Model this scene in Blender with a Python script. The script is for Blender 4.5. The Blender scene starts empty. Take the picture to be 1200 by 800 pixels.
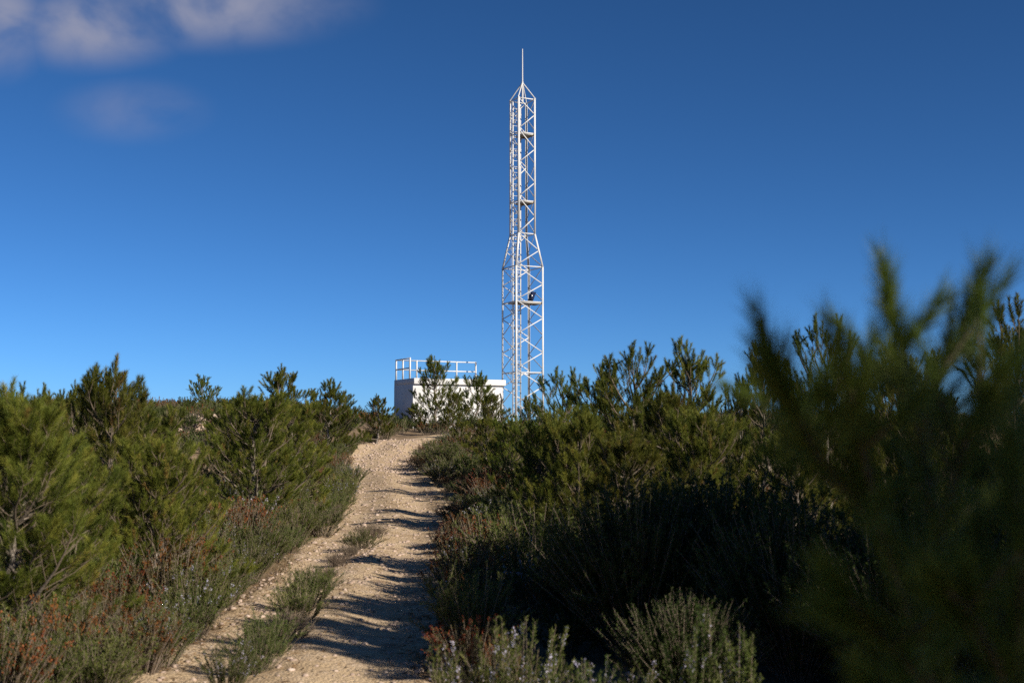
import bpy, math, random
import numpy as np
from mathutils import Vector

# ------------------------------------------------------------------ camera, sky, sun, exposure
S = bpy.context.scene
C = S.collection
FPX = 1500.0                       # focal length in pixels of the 1200 px wide photograph
PITCH = math.atan(115 / FPX)       # horizon lies at y = 515
EYE = 1.8
cam_d = bpy.data.cameras.new("camera")
cam = bpy.data.objects.new("camera", cam_d)
C.objects.link(cam)
cam.location = (0, 0, EYE)
cam.rotation_euler = (math.pi / 2 + PITCH, 0, 0)
cam_d.sensor_width = 36
cam_d.lens = 36 * FPX / 1200
cam_d.clip_start = 0.05
cam_d.clip_end = 6000
cam_d.dof.use_dof = True
cam_d.dof.focus_distance = 42
cam_d.dof.aperture_fstop = 3.2
S.camera = cam

SUN_EL = math.radians(28)
SUN_AZ = math.radians(124)         # clockwise from +Y
sun_dir = Vector((math.sin(SUN_AZ) * math.cos(SUN_EL), math.cos(SUN_AZ) * math.cos(SUN_EL), math.sin(SUN_EL)))
w = bpy.data.worlds.new("World")
S.world = w
w.use_nodes = True
nt = w.node_tree
for n in list(nt.nodes):
    nt.nodes.remove(n)
N = nt.nodes.new
sky = N("ShaderNodeTexSky")
sky.sky_type = 'NISHITA'
sky.sun_disc = False
sky.sun_elevation = SUN_EL
sky.sun_rotation = SUN_AZ
sky.altitude = 1500
sky.air_density = 0.6
sky.dust_density = 1.0
sky.ozone_density = 8.0
hsv = N("ShaderNodeHueSaturation")
hsv.inputs['Saturation'].default_value = 1.02
hsv.inputs['Value'].default_value = 1.0
hsv.inputs['Hue'].default_value = 0.492
gam = N("ShaderNodeGamma")
gam.inputs['Gamma'].default_value = 1.20
tc = N("ShaderNodeTexCoord")
# thin high cloud: noise on a flat layer far overhead, kept to one part of the sky
sep = N("ShaderNodeSeparateXYZ")
nt.links.new(tc.outputs['Generated'], sep.inputs[0])
def math_node(op, a, b=None, c=None):
    m = N("ShaderNodeMath"); m.operation = op
    for i, v in enumerate((a, b, c)):
        if v is None: continue
        if isinstance(v, (int, float)): m.inputs[i].default_value = v
        else: nt.links.new(v, m.inputs[i])
    return m.outputs[0]
yy = math_node('MAXIMUM', sep.outputs['Y'], 0.05)
front = math_node('GREATER_THAN', sep.outputs['Y'], 0.06)
u_ = math_node('DIVIDE', sep.outputs['X'], yy)
v_ = math_node('DIVIDE', sep.outputs['Z'], yy)
comb = N("ShaderNodeCombineXYZ")
nt.links.new(u_, comb.inputs[0]); nt.links.new(math_node('MULTIPLY', v_, 1.25), comb.inputs[1])
noi = N("ShaderNodeTexNoise")
noi.inputs['Scale'].default_value = 13.0
noi.inputs['Detail'].default_value = 7
noi.inputs['Roughness'].default_value = 0.5
noi.inputs['Distortion'].default_value = 0.3
nt.links.new(comb.outputs[0], noi.inputs['Vector'])
def blob(cx, cy, rx, ry):
    a = math_node('DIVIDE', math_node('SUBTRACT', u_, cx), rx)
    b = math_node('DIVIDE', math_node('SUBTRACT', v_, cy), ry)
    r = math_node('SQRT', math_node('ADD', math_node('MULTIPLY', a, a), math_node('MULTIPLY', b, b)))
    m = N("ShaderNodeMapRange"); m.interpolation_type = 'SMOOTHSTEP'
    nt.links.new(r, m.inputs[0])
    m.inputs[1].default_value = 1.25; m.inputs[2].default_value = 0.1
    m.inputs[3].default_value = 0.0; m.inputs[4].default_value = 1.0
    return m.outputs[0]
def dirof(px, py):
    b = (400 - py) / FPX
    d = Vector(((px - 600) / FPX, math.cos(PITCH) - math.sin(PITCH) * b, math.sin(PITCH) + math.cos(PITCH) * b))
    return d.x / d.y, d.z / d.y
c1 = dirof(235, 6); c2 = dirof(110, 30); c3 = dirof(0, 28); c4 = dirof(155, 130)
mask = math_node('MAXIMUM', math_node('MAXIMUM', blob(c1[0], c1[1], 0.125, 0.036), blob(c2[0], c2[1], 0.075, 0.036)),
                 math_node('MAXIMUM', blob(c3[0], c3[1], 0.042, 0.045), math_node('MULTIPLY', blob(c4[0], c4[1], 0.06, 0.026), 0.35)))
mask = math_node('MULTIPLY', mask, front)
nz = N("ShaderNodeMapRange"); nz.interpolation_type = 'SMOOTHSTEP'
nt.links.new(noi.outputs['Fac'], nz.inputs[0])
nz.inputs[1].default_value = 0.22; nz.inputs[2].default_value = 0.62
cl = math_node('MULTIPLY', math_node('MULTIPLY', mask, nz.outputs[0]), 0.88)
mix = N("ShaderNodeMix"); mix.data_type = 'RGBA'
bg = N("ShaderNodeBackground"); SKY = 0.0515
bg.inputs['Strength'].default_value = SKY
out = N("ShaderNodeOutputWorld")
nt.links.new(sky.outputs[0], gam.inputs['Color'])
nt.links.new(gam.outputs[0], hsv.inputs['Color'])
nt.links.new(hsv.outputs[0], mix.inputs[6])
mix.inputs[7].default_value = (0.215 / SKY, 0.220 / SKY, 0.285 / SKY, 1)
nt.links.new(cl, mix.inputs[0])
nt.links.new(mix.outputs[2], bg.inputs['Color'])
nt.links.new(bg.outputs[0], out.inputs['Surface'])

sd = bpy.data.lights.new("sun", 'SUN')
sd.energy = 5.0
sd.angle = math.radians(0.5)
sd.color = (1.0, 0.91, 0.78)
so = bpy.data.objects.new("sun", sd)
C.objects.link(so)
so.rotation_euler = (-sun_dir).to_track_quat('-Z', 'Y').to_euler()

S.view_settings.view_transform = 'Standard'
S.view_settings.look = 'None'
S.view_settings.exposure = 0.62
S.view_settings.gamma = 1.0
S.view_settings.use_curve_mapping = False
S.render.engine = 'CYCLES'
S.cycles.use_denoising = False
S.cycles.max_bounces = 6
S.cycles.diffuse_bounces = 3
S.cycles.transmission_bounces = 3
S.cycles.sample_clamp_indirect = 4.0

# ------------------------------------------------------------------ helpers
rng = np.random.default_rng(7)
random.seed(7)

def at(px, py, Y):
    """The point at distance Y ahead that the photograph shows at pixel px, py."""
    b = (400 - py) / FPX
    dy = math.cos(PITCH) - math.sin(PITCH) * b
    dz = math.sin(PITCH) + math.cos(PITCH) * b
    t = Y / dy
    return Vector(((px - 600) / FPX * t, Y, EYE + dz * t))

def sstep(a, b, x):
    t = np.clip((np.asarray(x, float) - a) / (b - a), 0, 1)
    return t * t * (3 - 2 * t)

_perm = np.random.default_rng(3).random((256, 256))
def vnoise(x, y):
    x = np.asarray(x, float); y = np.asarray(y, float)
    xi = np.floor(x).astype(int); yi = np.floor(y).astype(int)
    fx = x - xi; fy = y - yi
    fx = fx * fx * (3 - 2 * fx); fy = fy * fy * (3 - 2 * fy)
    g = lambda a, b: _perm[a & 255, b & 255]
    return (g(xi, yi) * (1 - fx) + g(xi + 1, yi) * fx) * (1 - fy) + (g(xi, yi + 1) * (1 - fx) + g(xi + 1, yi + 1) * fx) * fy - 0.5
def fbm(x, y, o=4):
    s = 0; a = 1.0
    for i in range(o):
        s = s + a * vnoise(x * 2 ** i + 17 * i, y * 2 ** i + 5 * i); a *= 0.5
    return s

def norm(v):
    return v / np.maximum(np.linalg.norm(v, axis=-1, keepdims=True), 1e-9)

def mesh_from(name, V, F, mat, tint=None, smooth=False):
    me = bpy.data.meshes.new(name)
    V = np.ascontiguousarray(V, np.float32); F = np.ascontiguousarray(F, np.int32)
    k = F.shape[1]
    me.vertices.add(len(V)); me.vertices.foreach_set('co', V.ravel())
    me.loops.add(F.size); me.loops.foreach_set('vertex_index', F.ravel())
    me.polygons.add(len(F))
    me.polygons.foreach_set('loop_start', np.arange(0, F.size, k, dtype=np.int32))
    me.polygons.foreach_set('loop_total', np.full(len(F), k, np.int32))
    if smooth:
        me.polygons.foreach_set('use_smooth', np.ones(len(F), bool))
    me.update(calc_edges=True)
    if tint is not None:
        a = me.attributes.new('tint', 'FLOAT', 'POINT')
        a.data.foreach_set('value', np.ascontiguousarray(tint, np.float32))
    me.materials.append(mat)
    return me

class Tri:
    """Collects triangles with one tint value per vertex."""
    def __init__(s): s.V = []; s.F = []; s.T = []; s.n = 0
    def add(s, V, F, T):
        s.V.append(V); s.F.append(F + s.n); s.T.append(np.broadcast_to(T, (len(V),)).astype(np.float32)); s.n += len(V)
    def arrays(s): return np.concatenate(s.V), np.concatenate(s.F), np.concatenate(s.T)
    def build(s, name, mat, smooth=False):
        V, F, T = s.arrays()
        return mesh_from(name, V, F, mat, T, smooth)

def cyl_arrays(P0, P1, R0, R1, k):
    """Tapered k-sided rods between arrays of points."""
    P0 = np.asarray(P0, float); P1 = np.asarray(P1, float)
    n = len(P0); d = norm(P1 - P0)
    ref = np.where(np.abs(d[:, 2:3]) > 0.9, [[1., 0, 0]], [[0, 0, 1.]])
    a = norm(np.cross(d, ref)); b = np.cross(d, a)
    an = np.arange(k) * 2 * math.pi / k
    ring = a[:, None] * np.cos(an)[None, :, None] + b[:, None] * np.sin(an)[None, :, None]
    R0 = np.broadcast_to(R0, (n,)); R1 = np.broadcast_to(R1, (n,))
    V = np.concatenate([P0[:, None] + ring * R0[:, None, None], P1[:, None] + ring * R1[:, None, None]], 1).reshape(-1, 3)
    i = np.arange(k); j = (i + 1) % k
    f = np.concatenate([np.stack([i, j, k + j], 1), np.stack([i, k + j, k + i], 1)])
    F = (f[None] + (np.arange(n) * 2 * k)[:, None, None]).reshape(-1, 3)
    return V, F

def blades(B, D, L, W, r, bend=0.0):
    """Thin pointed leaves: base points B, unit directions D, lengths L, widths W."""
    n = len(B)
    q = norm(np.cross(D, norm(r.normal(size=(n, 3)))))
    L = np.broadcast_to(L, (n,))[:, None]; W = np.broadcast_to(W, (n,))[:, None]
    V = np.stack([B - q * W * .5, B + q * W * .5, B + D * L], 1).reshape(-1, 3)
    F = np.arange(3 * n).reshape(n, 3)
    return V, F

def kites(B, D, L, W, r):
    """Leaves with a middle: four-cornered, as two triangles."""
    n = len(B)
    q = norm(np.cross(D, norm(r.normal(size=(n, 3)))))
    L = np.broadcast_to(L, (n,))[:, None]; W = np.broadcast_to(W, (n,))[:, None]
    m = B + D * L * .5
    V = np.stack([B, m + q * W * .5, B + D * L, m - q * W * .5], 1).reshape(-1, 3)
    f = np.array([[0, 1, 2], [0, 2, 3]])
    F = (f[None] + (np.arange(n) * 4)[:, None, None]).reshape(-1, 3)
    return V, F

def around(D, ang, az):
    """Directions leaning by ang from D, turned by az."""
    ref = np.where(np.abs(D[:, 2:3]) > 0.9, [[1., 0, 0]], [[0, 0, 1.]])
    a = norm(np.cross(D, ref)); b = np.cross(D, a)
    return norm(D * np.cos(ang)[:, None] + (a * np.cos(az)[:, None] + b * np.sin(az)[:, None]) * np.sin(ang)[:, None])

def node_mat(name):
    m = bpy.data.materials.new(name); m.use_nodes = True
    t = m.node_tree
    return m, t, t.nodes['Principled BSDF'], t.nodes['Material Output']

def leaf_mat(name, stops, transl=0.3, rough=0.55, spec=0.25):
    m, t, p, o = node_mat(name)
    at_ = t.nodes.new('ShaderNodeAttribute'); at_.attribute_name = 'tint'
    ramp = t.nodes.new('ShaderNodeValToRGB')
    el = ramp.color_ramp.elements
    while len(el) < len(stops): el.new(0.5)
    for e, (pos, col) in zip(el, stops): e.position = pos; e.color = (*col, 1)
    info = t.nodes.new('ShaderNodeObjectInfo')
    mp = t.nodes.new('ShaderNodeMapRange'); mp.inputs[3].default_value = 0.75; mp.inputs[4].default_value = 1.25
    hs = t.nodes.new('ShaderNodeHueSaturation')
    mh = t.nodes.new('ShaderNodeMath'); mh.operation = 'MULTIPLY'; mh.inputs[1].default_value = 7.31
    fr = t.nodes.new('ShaderNodeMath'); fr.operation = 'FRACT'
    mh2 = t.nodes.new('ShaderNodeMapRange'); mh2.inputs[3].default_value = 0.482; mh2.inputs[4].default_value = 0.518
    t.links.new(info.outputs['Random'], mh.inputs[0]); t.links.new(mh.outputs[0], fr.inputs[0]); t.links.new(fr.outputs[0], mh2.inputs[0]); t.links.new(mh2.outputs[0], hs.inputs['Hue'])
    L = t.links.new
    L(at_.outputs['Fac'], ramp.inputs[0]); L(info.outputs['Random'], mp.inputs[0]); L(mp.outputs[0], hs.inputs['Value'])
    L(ramp.outputs[0], hs.inputs['Color']); L(hs.outputs[0], p.inputs['Base Color'])
    p.inputs['Roughness'].default_value = rough
    p.inputs['Specular IOR Level'].default_value = spec
    if transl:
        tr = t.nodes.new('ShaderNodeBsdfTranslucent'); mx = t.nodes.new('ShaderNodeMixShader')
        mx.inputs[0].default_value = transl
        L(hs.outputs[0], tr.inputs['Color']); L(p.outputs[0], mx.inputs[1]); L(tr.outputs[0], mx.inputs[2]); L(mx.outputs[0], o.inputs['Surface'])
    return m

def noisy_mat(name, cols, scale=8, rough=0.85, bump=0.3, bscale=60, spec=0.2, detail=6, dist=0.01, coord='Object'):
    m, t, p, o = node_mat(name)
    L = t.links.new
    tcn = t.nodes.new('ShaderNodeTexCoord')
    nz = t.nodes.new('ShaderNodeTexNoise'); nz.inputs['Scale'].default_value = scale; nz.inputs['Detail'].default_value = detail
    nz.inputs['Roughness'].default_value = 0.62
    ramp = t.nodes.new('ShaderNodeValToRGB'); el = ramp.color_ramp.elements
    while len(el) < len(cols): el.new(0.5)
    for e, (pos, col) in zip(el, cols): e.position = pos; e.color = (*col, 1)
    L(tcn.outputs[coord], nz.inputs['Vector']); L(nz.outputs['Fac'], ramp.inputs[0]); L(ramp.outputs[0], p.inputs['Base Color'])
    p.inputs['Roughness'].default_value = rough; p.inputs['Specular IOR Level'].default_value = spec
    if bump:
        n2 = t.nodes.new('ShaderNodeTexNoise'); n2.inputs['Scale'].default_value = bscale; n2.inputs['Detail'].default_value = 5
        bp = t.nodes.new('ShaderNodeBump'); bp.inputs['Strength'].default_value = bump; bp.inputs['Distance'].default_value = dist
        L(tcn.outputs[coord], n2.inputs['Vector']); L(n2.outputs['Fac'], bp.inputs['Height']); L(bp.outputs[0], p.inputs['Normal'])
    return m

def link(name, me, parent=None):
    o = bpy.data.objects.new(name, me); C.objects.link(o)
    if parent is not None: o.parent = parent
    return o
def tag(o, label, cat, group=None):
    o['label'] = label; o['category'] = cat
    if group: o['group'] = group
    return o
def empty(name, loc=(0, 0, 0), rz=0.0, scale=(1, 1, 1)):
    o = bpy.data.objects.new(name, None); C.objects.link(o)
    o.location = loc; o.rotation_euler = (0, 0, rz); o.scale = scale
    o.empty_display_size = 0.1
    return o

# ------------------------------------------------------------------ materials
NEEDLE = leaf_mat('pine_needles', [(0.0, (0.058, 0.078, 0.013)), (0.55, (0.134, 0.154, 0.024)), (0.93, (0.212, 0.206, 0.036)), (1.0, (0.22, 0.14, 0.045))], 0.36, 0.5, 0.15)
NEEDLE_DK = leaf_mat('sapling_needles', [(0.0, (0.055, 0.092, 0.014)), (0.6, (0.11, 0.150, 0.022)), (1.0, (0.19, 0.20, 0.034))], 0.42, 0.45, 0.3)
def bark_mat():
    m = noisy_mat('pine_bark', [(0.3, (0.10, 0.08, 0.065)), (0.6, (0.22, 0.19, 0.16)), (0.8, (0.36, 0.32, 0.28))], 14, 0.9, 0.6, 45)
    t = m.node_tree; p = t.nodes['Principled BSDF']; src = p.inputs['Base Color'].links[0].from_socket
    a = t.nodes.new('ShaderNodeAttribute'); a.attribute_name = 'tint'
    mx = t.nodes.new('ShaderNodeMix'); mx.data_type = 'RGBA'
    t.links.new(a.outputs['Fac'], mx.inputs[0]); mx.inputs[6].default_value = (0.13, 0.10, 0.07, 1)   # brown young twigs, grey old wood
    t.links.new(src, mx.inputs[7]); t.links.new(mx.outputs[2], p.inputs['Base Color'])
    return m
BARK = bark_mat()
ROSE = leaf_mat('rosemary_leaves', [(0.0, (0.050, 0.075, 0.018)), (0.6, (0.105, 0.128, 0.030)), (0.9, (0.17, 0.17, 0.058)), (1.0, (0.20, 0.16, 0.08))], 0.28, 0.6, 0.10)
LILAC = leaf_mat('rosemary_blossoms', [(0.0, (0.33, 0.31, 0.46)), (1.0, (0.58, 0.54, 0.62))], 0.3, 0.7, 0.1)
HEATH = leaf_mat('heath_leaves', [(0.0, (0.045, 0.052, 0.016)), (0.6, (0.105, 0.090, 0.028)), (1.0, (0.16, 0.10, 0.045))], 0.25, 0.65, 0.1)
RUST = leaf_mat('heath_heads', [(0.0, (0.10, 0.028, 0.012)), (0.6, (0.20, 0.062, 0.022)), (1.0, (0.27, 0.12, 0.055))], 0.25, 0.75, 0.1)
DRY = leaf_mat('dry_twigs', [(0.0, (0.09, 0.068, 0.045)), (0.6, (0.19, 0.15, 0.105)), (1.0, (0.30, 0.25, 0.18))], 0.15, 0.8, 0.1)
MASTIC = leaf_mat('mastic_leaves', [(0.0, (0.028, 0.042, 0.010)), (0.7, (0.050, 0.066, 0.015)), (1.0, (0.08, 0.09, 0.025))], 0.25, 0.6, 0.10)
STEM = noisy_mat('shrub_stems', [(0.3, (0.11, 0.08, 0.06)), (0.7, (0.24, 0.19, 0.15))], 30, 0.9, 0)
SOIL = noisy_mat('soil', [(0.25, (0.10, 0.070, 0.045)), (0.5, (0.19, 0.135, 0.085)), (0.75, (0.34, 0.25, 0.165))], 1.6, 0.95, 0.8, 18, 0.1, 8, 0.03)
STONE = noisy_mat('limestone', [(0.25, (0.20, 0.15, 0.12)), (0.55, (0.38, 0.29, 0.23)), (0.8, (0.54, 0.44, 0.37))], 3.5, 0.9, 0.7, 14, 0.15, 7, 0.04)
WHITE = noisy_mat('white_painted_steel', [(0.2, (0.40, 0.395, 0.39)), (0.5, (0.52, 0.52, 0.515)), (0.9, (0.58, 0.58, 0.575))], 1.2, 0.5, 0.0, 8, 0.35)
GREY = noisy_mat('grating_steel', [(0.3, (0.30, 0.28, 0.25)), (0.7, (0.42, 0.40, 0.36))], 3, 0.6, 0.1, 20, 0.4)
PLASTER = noisy_mat('white_plaster', [(0.2, (0.44, 0.435, 0.42)), (0.5, (0.56, 0.555, 0.545)), (0.8, (0.61, 0.605, 0.595))], 0.9, 0.9, 0.25, 40, 0.1, 8, 0.01)
DARKPOST = noisy_mat('dark_steel', [(0.3, (0.05, 0.05, 0.055)), (0.7, (0.11, 0.11, 0.11))], 6, 0.6, 0.1)
PANELM = noisy_mat('panel_glass', [(0.3, (0.010, 0.014, 0.035)), (0.7, (0.02, 0.026, 0.06))], 3, 0.2, 0, spec=0.5)

def path_material():
    m, t, p, o = node_mat('sandy_track')
    L = t.links.new; nn = t.nodes.new
    tcn = nn('ShaderNodeTexCoord')
    def noise(s, d=6, r=0.6):
        n = nn('ShaderNodeTexNoise'); n.inputs['Scale'].default_value = s; n.inputs['Detail'].default_value = d; n.inputs['Roughness'].default_value = r
        L(tcn.outputs['Object'], n.inputs['Vector']); return n.outputs['Fac']
    def ramp(src, stops):
        r = nn('ShaderNodeValToRGB'); el = r.color_ramp.elements
        while len(el) < len(stops): el.new(0.5)
        for e, (pos, col) in zip(el, stops): e.position = pos; e.color = (*col, 1)
        L(src, r.inputs[0]); return r.outputs[0]
    base = ramp(noise(1.1, 8, 0.65), [(0.30, (0.27, 0.19, 0.115)), (0.5, (0.44, 0.325, 0.20)), (0.70, (0.53, 0.405, 0.26))])
    vor = nn('ShaderNodeTexVoronoi'); vor.inputs['Scale'].default_value = 38; vor.feature = 'F1'
    L(tcn.outputs['Object'], vor.inputs['Vector'])
    sepc = nn('ShaderNodeSeparateColor'); L(vor.outputs['Color'], sepc.inputs[0])
    stone = ramp(sepc.outputs[0], [(0.0, (0.30, 0.22, 0.15)), (0.6, (0.46, 0.35, 0.24)), (1.0, (0.62, 0.50, 0.38))])
    fac = ramp(noise(3.0, 5), [(0.42, (0, 0, 0)), (0.66, (0.8, 0.8, 0.8))])
    mx = nn('ShaderNodeMix'); mx.data_type = 'RGBA'
    L(fac, mx.inputs[0]); L(base, mx.inputs[6]); L(stone, mx.inputs[7])
    # dry leaf and needle litter in patches
    mx2 = nn('ShaderNodeMix'); mx2.data_type = 'RGBA'
    L(ramp(noise(2.2, 9, 0.72), [(0.54, (0, 0, 0)), (0.68, (0.8, 0.8, 0.8))]), mx2.inputs[0])
    L(mx.outputs[2], mx2.inputs[6]); mx2.inputs[7].default_value = (0.15, 0.085, 0.05, 1)
    L(mx2.outputs[2], p.inputs['Base Color'])
    p.inputs['Roughness'].default_value = 0.95; p.inputs['Specular IOR Level'].default_value = 0.1
    b1 = nn('ShaderNodeBump'); b1.inputs['Strength'].default_value = 0.7; b1.inputs['Distance'].default_value = 0.016
    b2 = nn('ShaderNodeBump'); b2.inputs['Strength'].default_value = 0.7; b2.inputs['Distance'].default_value = 0.025
    L(vor.outputs['Distance'], b1.inputs['Height']); b1.invert = True
    L(noise(7, 8, 0.65), b2.inputs['Height']); L(b2.outputs[0], b1.inputs['Normal']); L(b1.outputs[0], p.inputs['Normal'])
    return m
TRACK = path_material()

# ------------------------------------------------------------------ terrain
ROWS = [(800, 170, 510, 9.5), (750, 230, 512, 11.6), (700, 287, 516, 14.5), (650, 347, 521, 19.0), (600, 399, 526, 26.0), (570, 402, 508, 31.0), (550, 395, 485, 36.0), (535, 410, 492, 38.8), (521, 432, 512, 41.0)]
_rz = [(Y, at(0.5 * (a + b), v, Y)) for v, a, b, Y in ROWS]
PY = np.array([-60, 0, 5] + [r[0] for r in _rz] + [45, 50, 57, 62, 75, 110, 170, 400, 4000], float)
PZ = np.array([-0.6, -0.05, 0.0] + [r[1].z for r in _rz] + [at(500, 512, 45).z, at(500, 506, 50).z, at(500, 504, 57).z, at(500, 505, 62).z, 1.2, -3.0, -9, -18, -40], float)
PXY = np.array([-60, -8, 0, 5] + [r[0] for r in _rz] + [44.0], float)
PXX = np.array([-0.9, -0.95, -1.2, -1.42] + [r[1].x for r in _rz] + [-2.9], float)
def smooth_interp(x, X, Y):
    x = np.asarray(x, float)
    return (np.interp(x - 0.8, X, Y) + np.interp(x, X, Y) * 2 + np.interp(x + 0.8, X, Y)) / 4
def path_x(y): return smooth_interp(y, PXY, PXX)
def ground(x, y):
    x = np.asarray(x, float); y = np.asarray(y, float)
    z = smooth_interp(y, PY, PZ)
    up = sstep(22, 42, y) * (1 - sstep(60, 110, y))
    z = z + 0.75 * sstep(3.5, 10, -x) * up + 0.25 * sstep(5, 10, x) * up
    z = z - 0.0009 * np.clip(np.abs(x) - 35, 0, 300) ** 1.6
    d = np.abs(x - path_x(y)); on = 1 - sstep(0.9, 1.8, d)
    on = on * (1 - sstep(42, 46, y))
    off = 1 - on
    z = z + off * (0.10 * fbm(x * 0.45, y * 0.45, 4) + 0.22 * fbm(x * 0.11 + 9, y * 0.11, 2) * sstep(4, 12, d) + 0.05)
    z = z + on * (0.014 * fbm(x * 1.4, y * 1.4, 4) + 0.035 * np.exp(-(d / 0.28) ** 2) - 0.03 * np.exp(-((d - 0.65) / 0.25) ** 2))
    return z
def gz(x, y): return float(ground(x, y))

def axis(parts):
    a = []
    for lo, hi, st in parts: a.append(np.arange(lo, hi, st))
    return np.concatenate(a)
far = np.array([-3000, -2000, -1200, -700, -400, -250, -160, -110, -80, -60, -48], float)
xs = np.concatenate([far, axis([(-40, -12, 0.6), (-12, -6, 0.25), (-6, 4, 0.1), (4, 12, 0.25), (12, 40, 0.6)]), -far[::-1]])
ys = np.concatenate([far, axis([(-40, -4, 0.6), (-4, 4, 0.2), (4, 46, 0.11), (46, 64, 0.3), (64, 110, 1.2)]), [115, 125, 140, 160, 190, 240, 320, 450, 700, 1100, 1800, 3000]])
X, Yg = np.meshgrid(xs, ys)
Z = ground(X, Yg)
V = np.stack([X, Yg, Z], -1).reshape(-1, 3)
ny, nx = X.shape
i = (np.arange(ny - 1)[:, None] * nx + np.arange(nx - 1)[None]).ravel()
F = np.stack([i, i + 1, i + nx + 1, i + nx], 1)
g = link('ground', mesh_from('ground', V, F, SOIL, smooth=True)); g['kind'] = 'structure'

def build_path():
    cy = np.concatenate([np.arange(-30, 41.5, 0.1)])
    cpts = [(float(path_x(y)), y) for y in cy]
    tail = [(-2.6, 43.2), (-1.6, 45.2), (0.2, 46.8), (2.4, 47.8), (5.0, 48.6), (9, 49.4), (16, 50)]
    for a, b in zip([cpts[-1]] + tail[:-1], tail):
        n = int(max(2, math.dist(a, b) / 0.12))
        for q in range(1, n + 1): cpts.append((a[0] + (b[0] - a[0]) * q / n, a[1] + (b[1] - a[1]) * q / n))
    P = np.array(cpts)
    k = np.ones(25) / 25
    Ps = np.stack([np.convolve(np.pad(P[:, c], 12, 'edge'), k, 'valid') for c in (0, 1)], 1)
    T = norm(np.gradient(Ps, axis=0)); Nn = np.stack([T[:, 1], -T[:, 0]], 1)
    u = np.linspace(-1.5, 1.5, 42)
    XY = Ps[:, None] + Nn[:, None] * u[None, :, None]
    x, y = XY[..., 0], XY[..., 1]
    wl = 1.17 + 0.24 * fbm(y * 0.7 + 40, np.sign(u)[None] * 7 + 0 * y, 4)
    e = sstep(-0.12, 0.14, np.abs(u)[None] - wl + 0.22 * fbm(x * 3.2, y * 3.2, 4))
    z = ground(x, y) + 0.035 - 0.11 * e
    ny, nx = x.shape
    i = (np.arange(ny - 1)[:, None] * nx + np.arange(nx - 1)[None]).ravel()
    F = np.stack([i, i + 1, i + nx + 1, i + nx], 1)
    o = link('path', mesh_from('path', np.stack([x, y, z], -1).reshape(-1, 3), F, TRACK, smooth=True)); o['kind'] = 'structure'
build_path()

# ------------------------------------------------------------------ building and tower
AX = np.array([math.cos(math.radians(26.6)), math.sin(math.radians(26.6)), 0])    # along the front
AY = np.array([-AX[1], AX[0], 0])                                                 # away from the camera
AZ = np.array([0, 0, 1.0])
def box_arrays(o, dx, dy, dz, bev=0.0):
    """A box with corner o and edge vectors; bevelled corners come from the mesh builder."""
    o = np.asarray(o, float)
    v = np.array([o, o + dx, o + dx + dy, o + dy, o + dz, o + dx + dz, o + dx + dy + dz, o + dy + dz])
    f = np.array([[0, 3, 2], [0, 2, 1], [4, 5, 6], [4, 6, 7], [0, 1, 5], [0, 5, 4], [1, 2, 6], [1, 6, 5], [2, 3, 7], [2, 7, 6], [3, 0, 4], [3, 4, 7]])
    return v, f
def box(o, dx, dy, dz): 
    t = Tri(); t.add(*box_arrays(o, dx, dy, dz), 0.5); return t
def bevel(ob, wd, seg=2):
    m = ob.modifiers.new('bevel', 'BEVEL'); m.width = wd; m.segments = seg; m.limit_method = 'ANGLE'; return ob
def beam_arrays(p0, p1, a, b):
    """A rectangular bar from p0 to p1, a by b in section."""
    p0 = np.asarray(p0, float); p1 = np.asarray(p1, float)
    d = norm(p1 - p0); ref = AX if abs(d[2]) > 0.9 else AZ
    s = norm(np.cross(d, ref)); t = np.cross(s, d)
    return box_arrays(p0 - s * a / 2 - t * b / 2, s * a, t * b, p1 - p0)
def bars(lst, a, b):
    t = Tri()
    for p0, p1 in lst: t.add(*beam_arrays(p0, p1, a, b), 0.5)
    return t
def rods(lst, r, k=8):
    t = Tri(); P0 = np.array([p for p, q in lst]); P1 = np.array([q for p, q in lst])
    t.add(*cyl_arrays(P0, P1, r, r, k), 0.5); return t

def build_house():
    D0 = 57.0
    c0 = np.array(at(484, 442.8, D0)); top = c0[2]
    W, Dp = 4.55, 2.3
    base = gz(c0[0], c0[1]) - 0.4
    e = empty('equipment_building', (c0[0], c0[1], gz(c0[0], c0[1])))
    tag(e, 'small white flat-roofed building with roof railing beside the lattice tower', 'building')
    L0 = np.array(e.location)
    o = c0 - L0; o[2] = base - L0[2]
    sl = 0.26
    wall = bevel(link('wall', box(o + AX * 0.0 + AY * 0.0, AX * (W - 0.1), AY * Dp, AZ * (top - base - sl)).build('wall', PLASTER), e), 0.012)
    ov = 0.13
    roof = bevel(link('roof_slab', box(o + AZ * (top - base - sl) - AY * ov + AX * 0.003, AX * W, AY * (Dp + ov - 0.003), AZ * sl).build('roof_slab', PLASTER), e), 0.012)
    rt = top - L0[2]
    r = link('railing', None, e) if False else None
    H = 0.92
    corner = (c0 - L0) * np.array([1, 1, 0]) + AZ * rt
    B = corner + AY * (Dp - 0.07) + AX * 0.07             # far corner at the left
    Rr = B + AX * 4.05
    Nn = corner + AY * 0.55 + AX * 0.07
    lines = []
    for h in (H, H * 0.52):
        lines += [(B + AZ * h, Rr + AZ * h), (Nn + AZ * h, B + AZ * h)]
    rail = link('railing', bars(lines, 0.045, 0.05).build('railing', WHITE), e)
    for p in [B, B + AX * 1.02, B + AX * 2.03, B + AX * 3.05, Rr, (B + Nn) / 2, Nn]:
        link('post', bars([(p - AZ * 0.0, p + AZ * (H + 0.03))], 0.06 if p is not Nn else 0.085, 0.06).build('post', WHITE), rail)
build_house()

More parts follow.
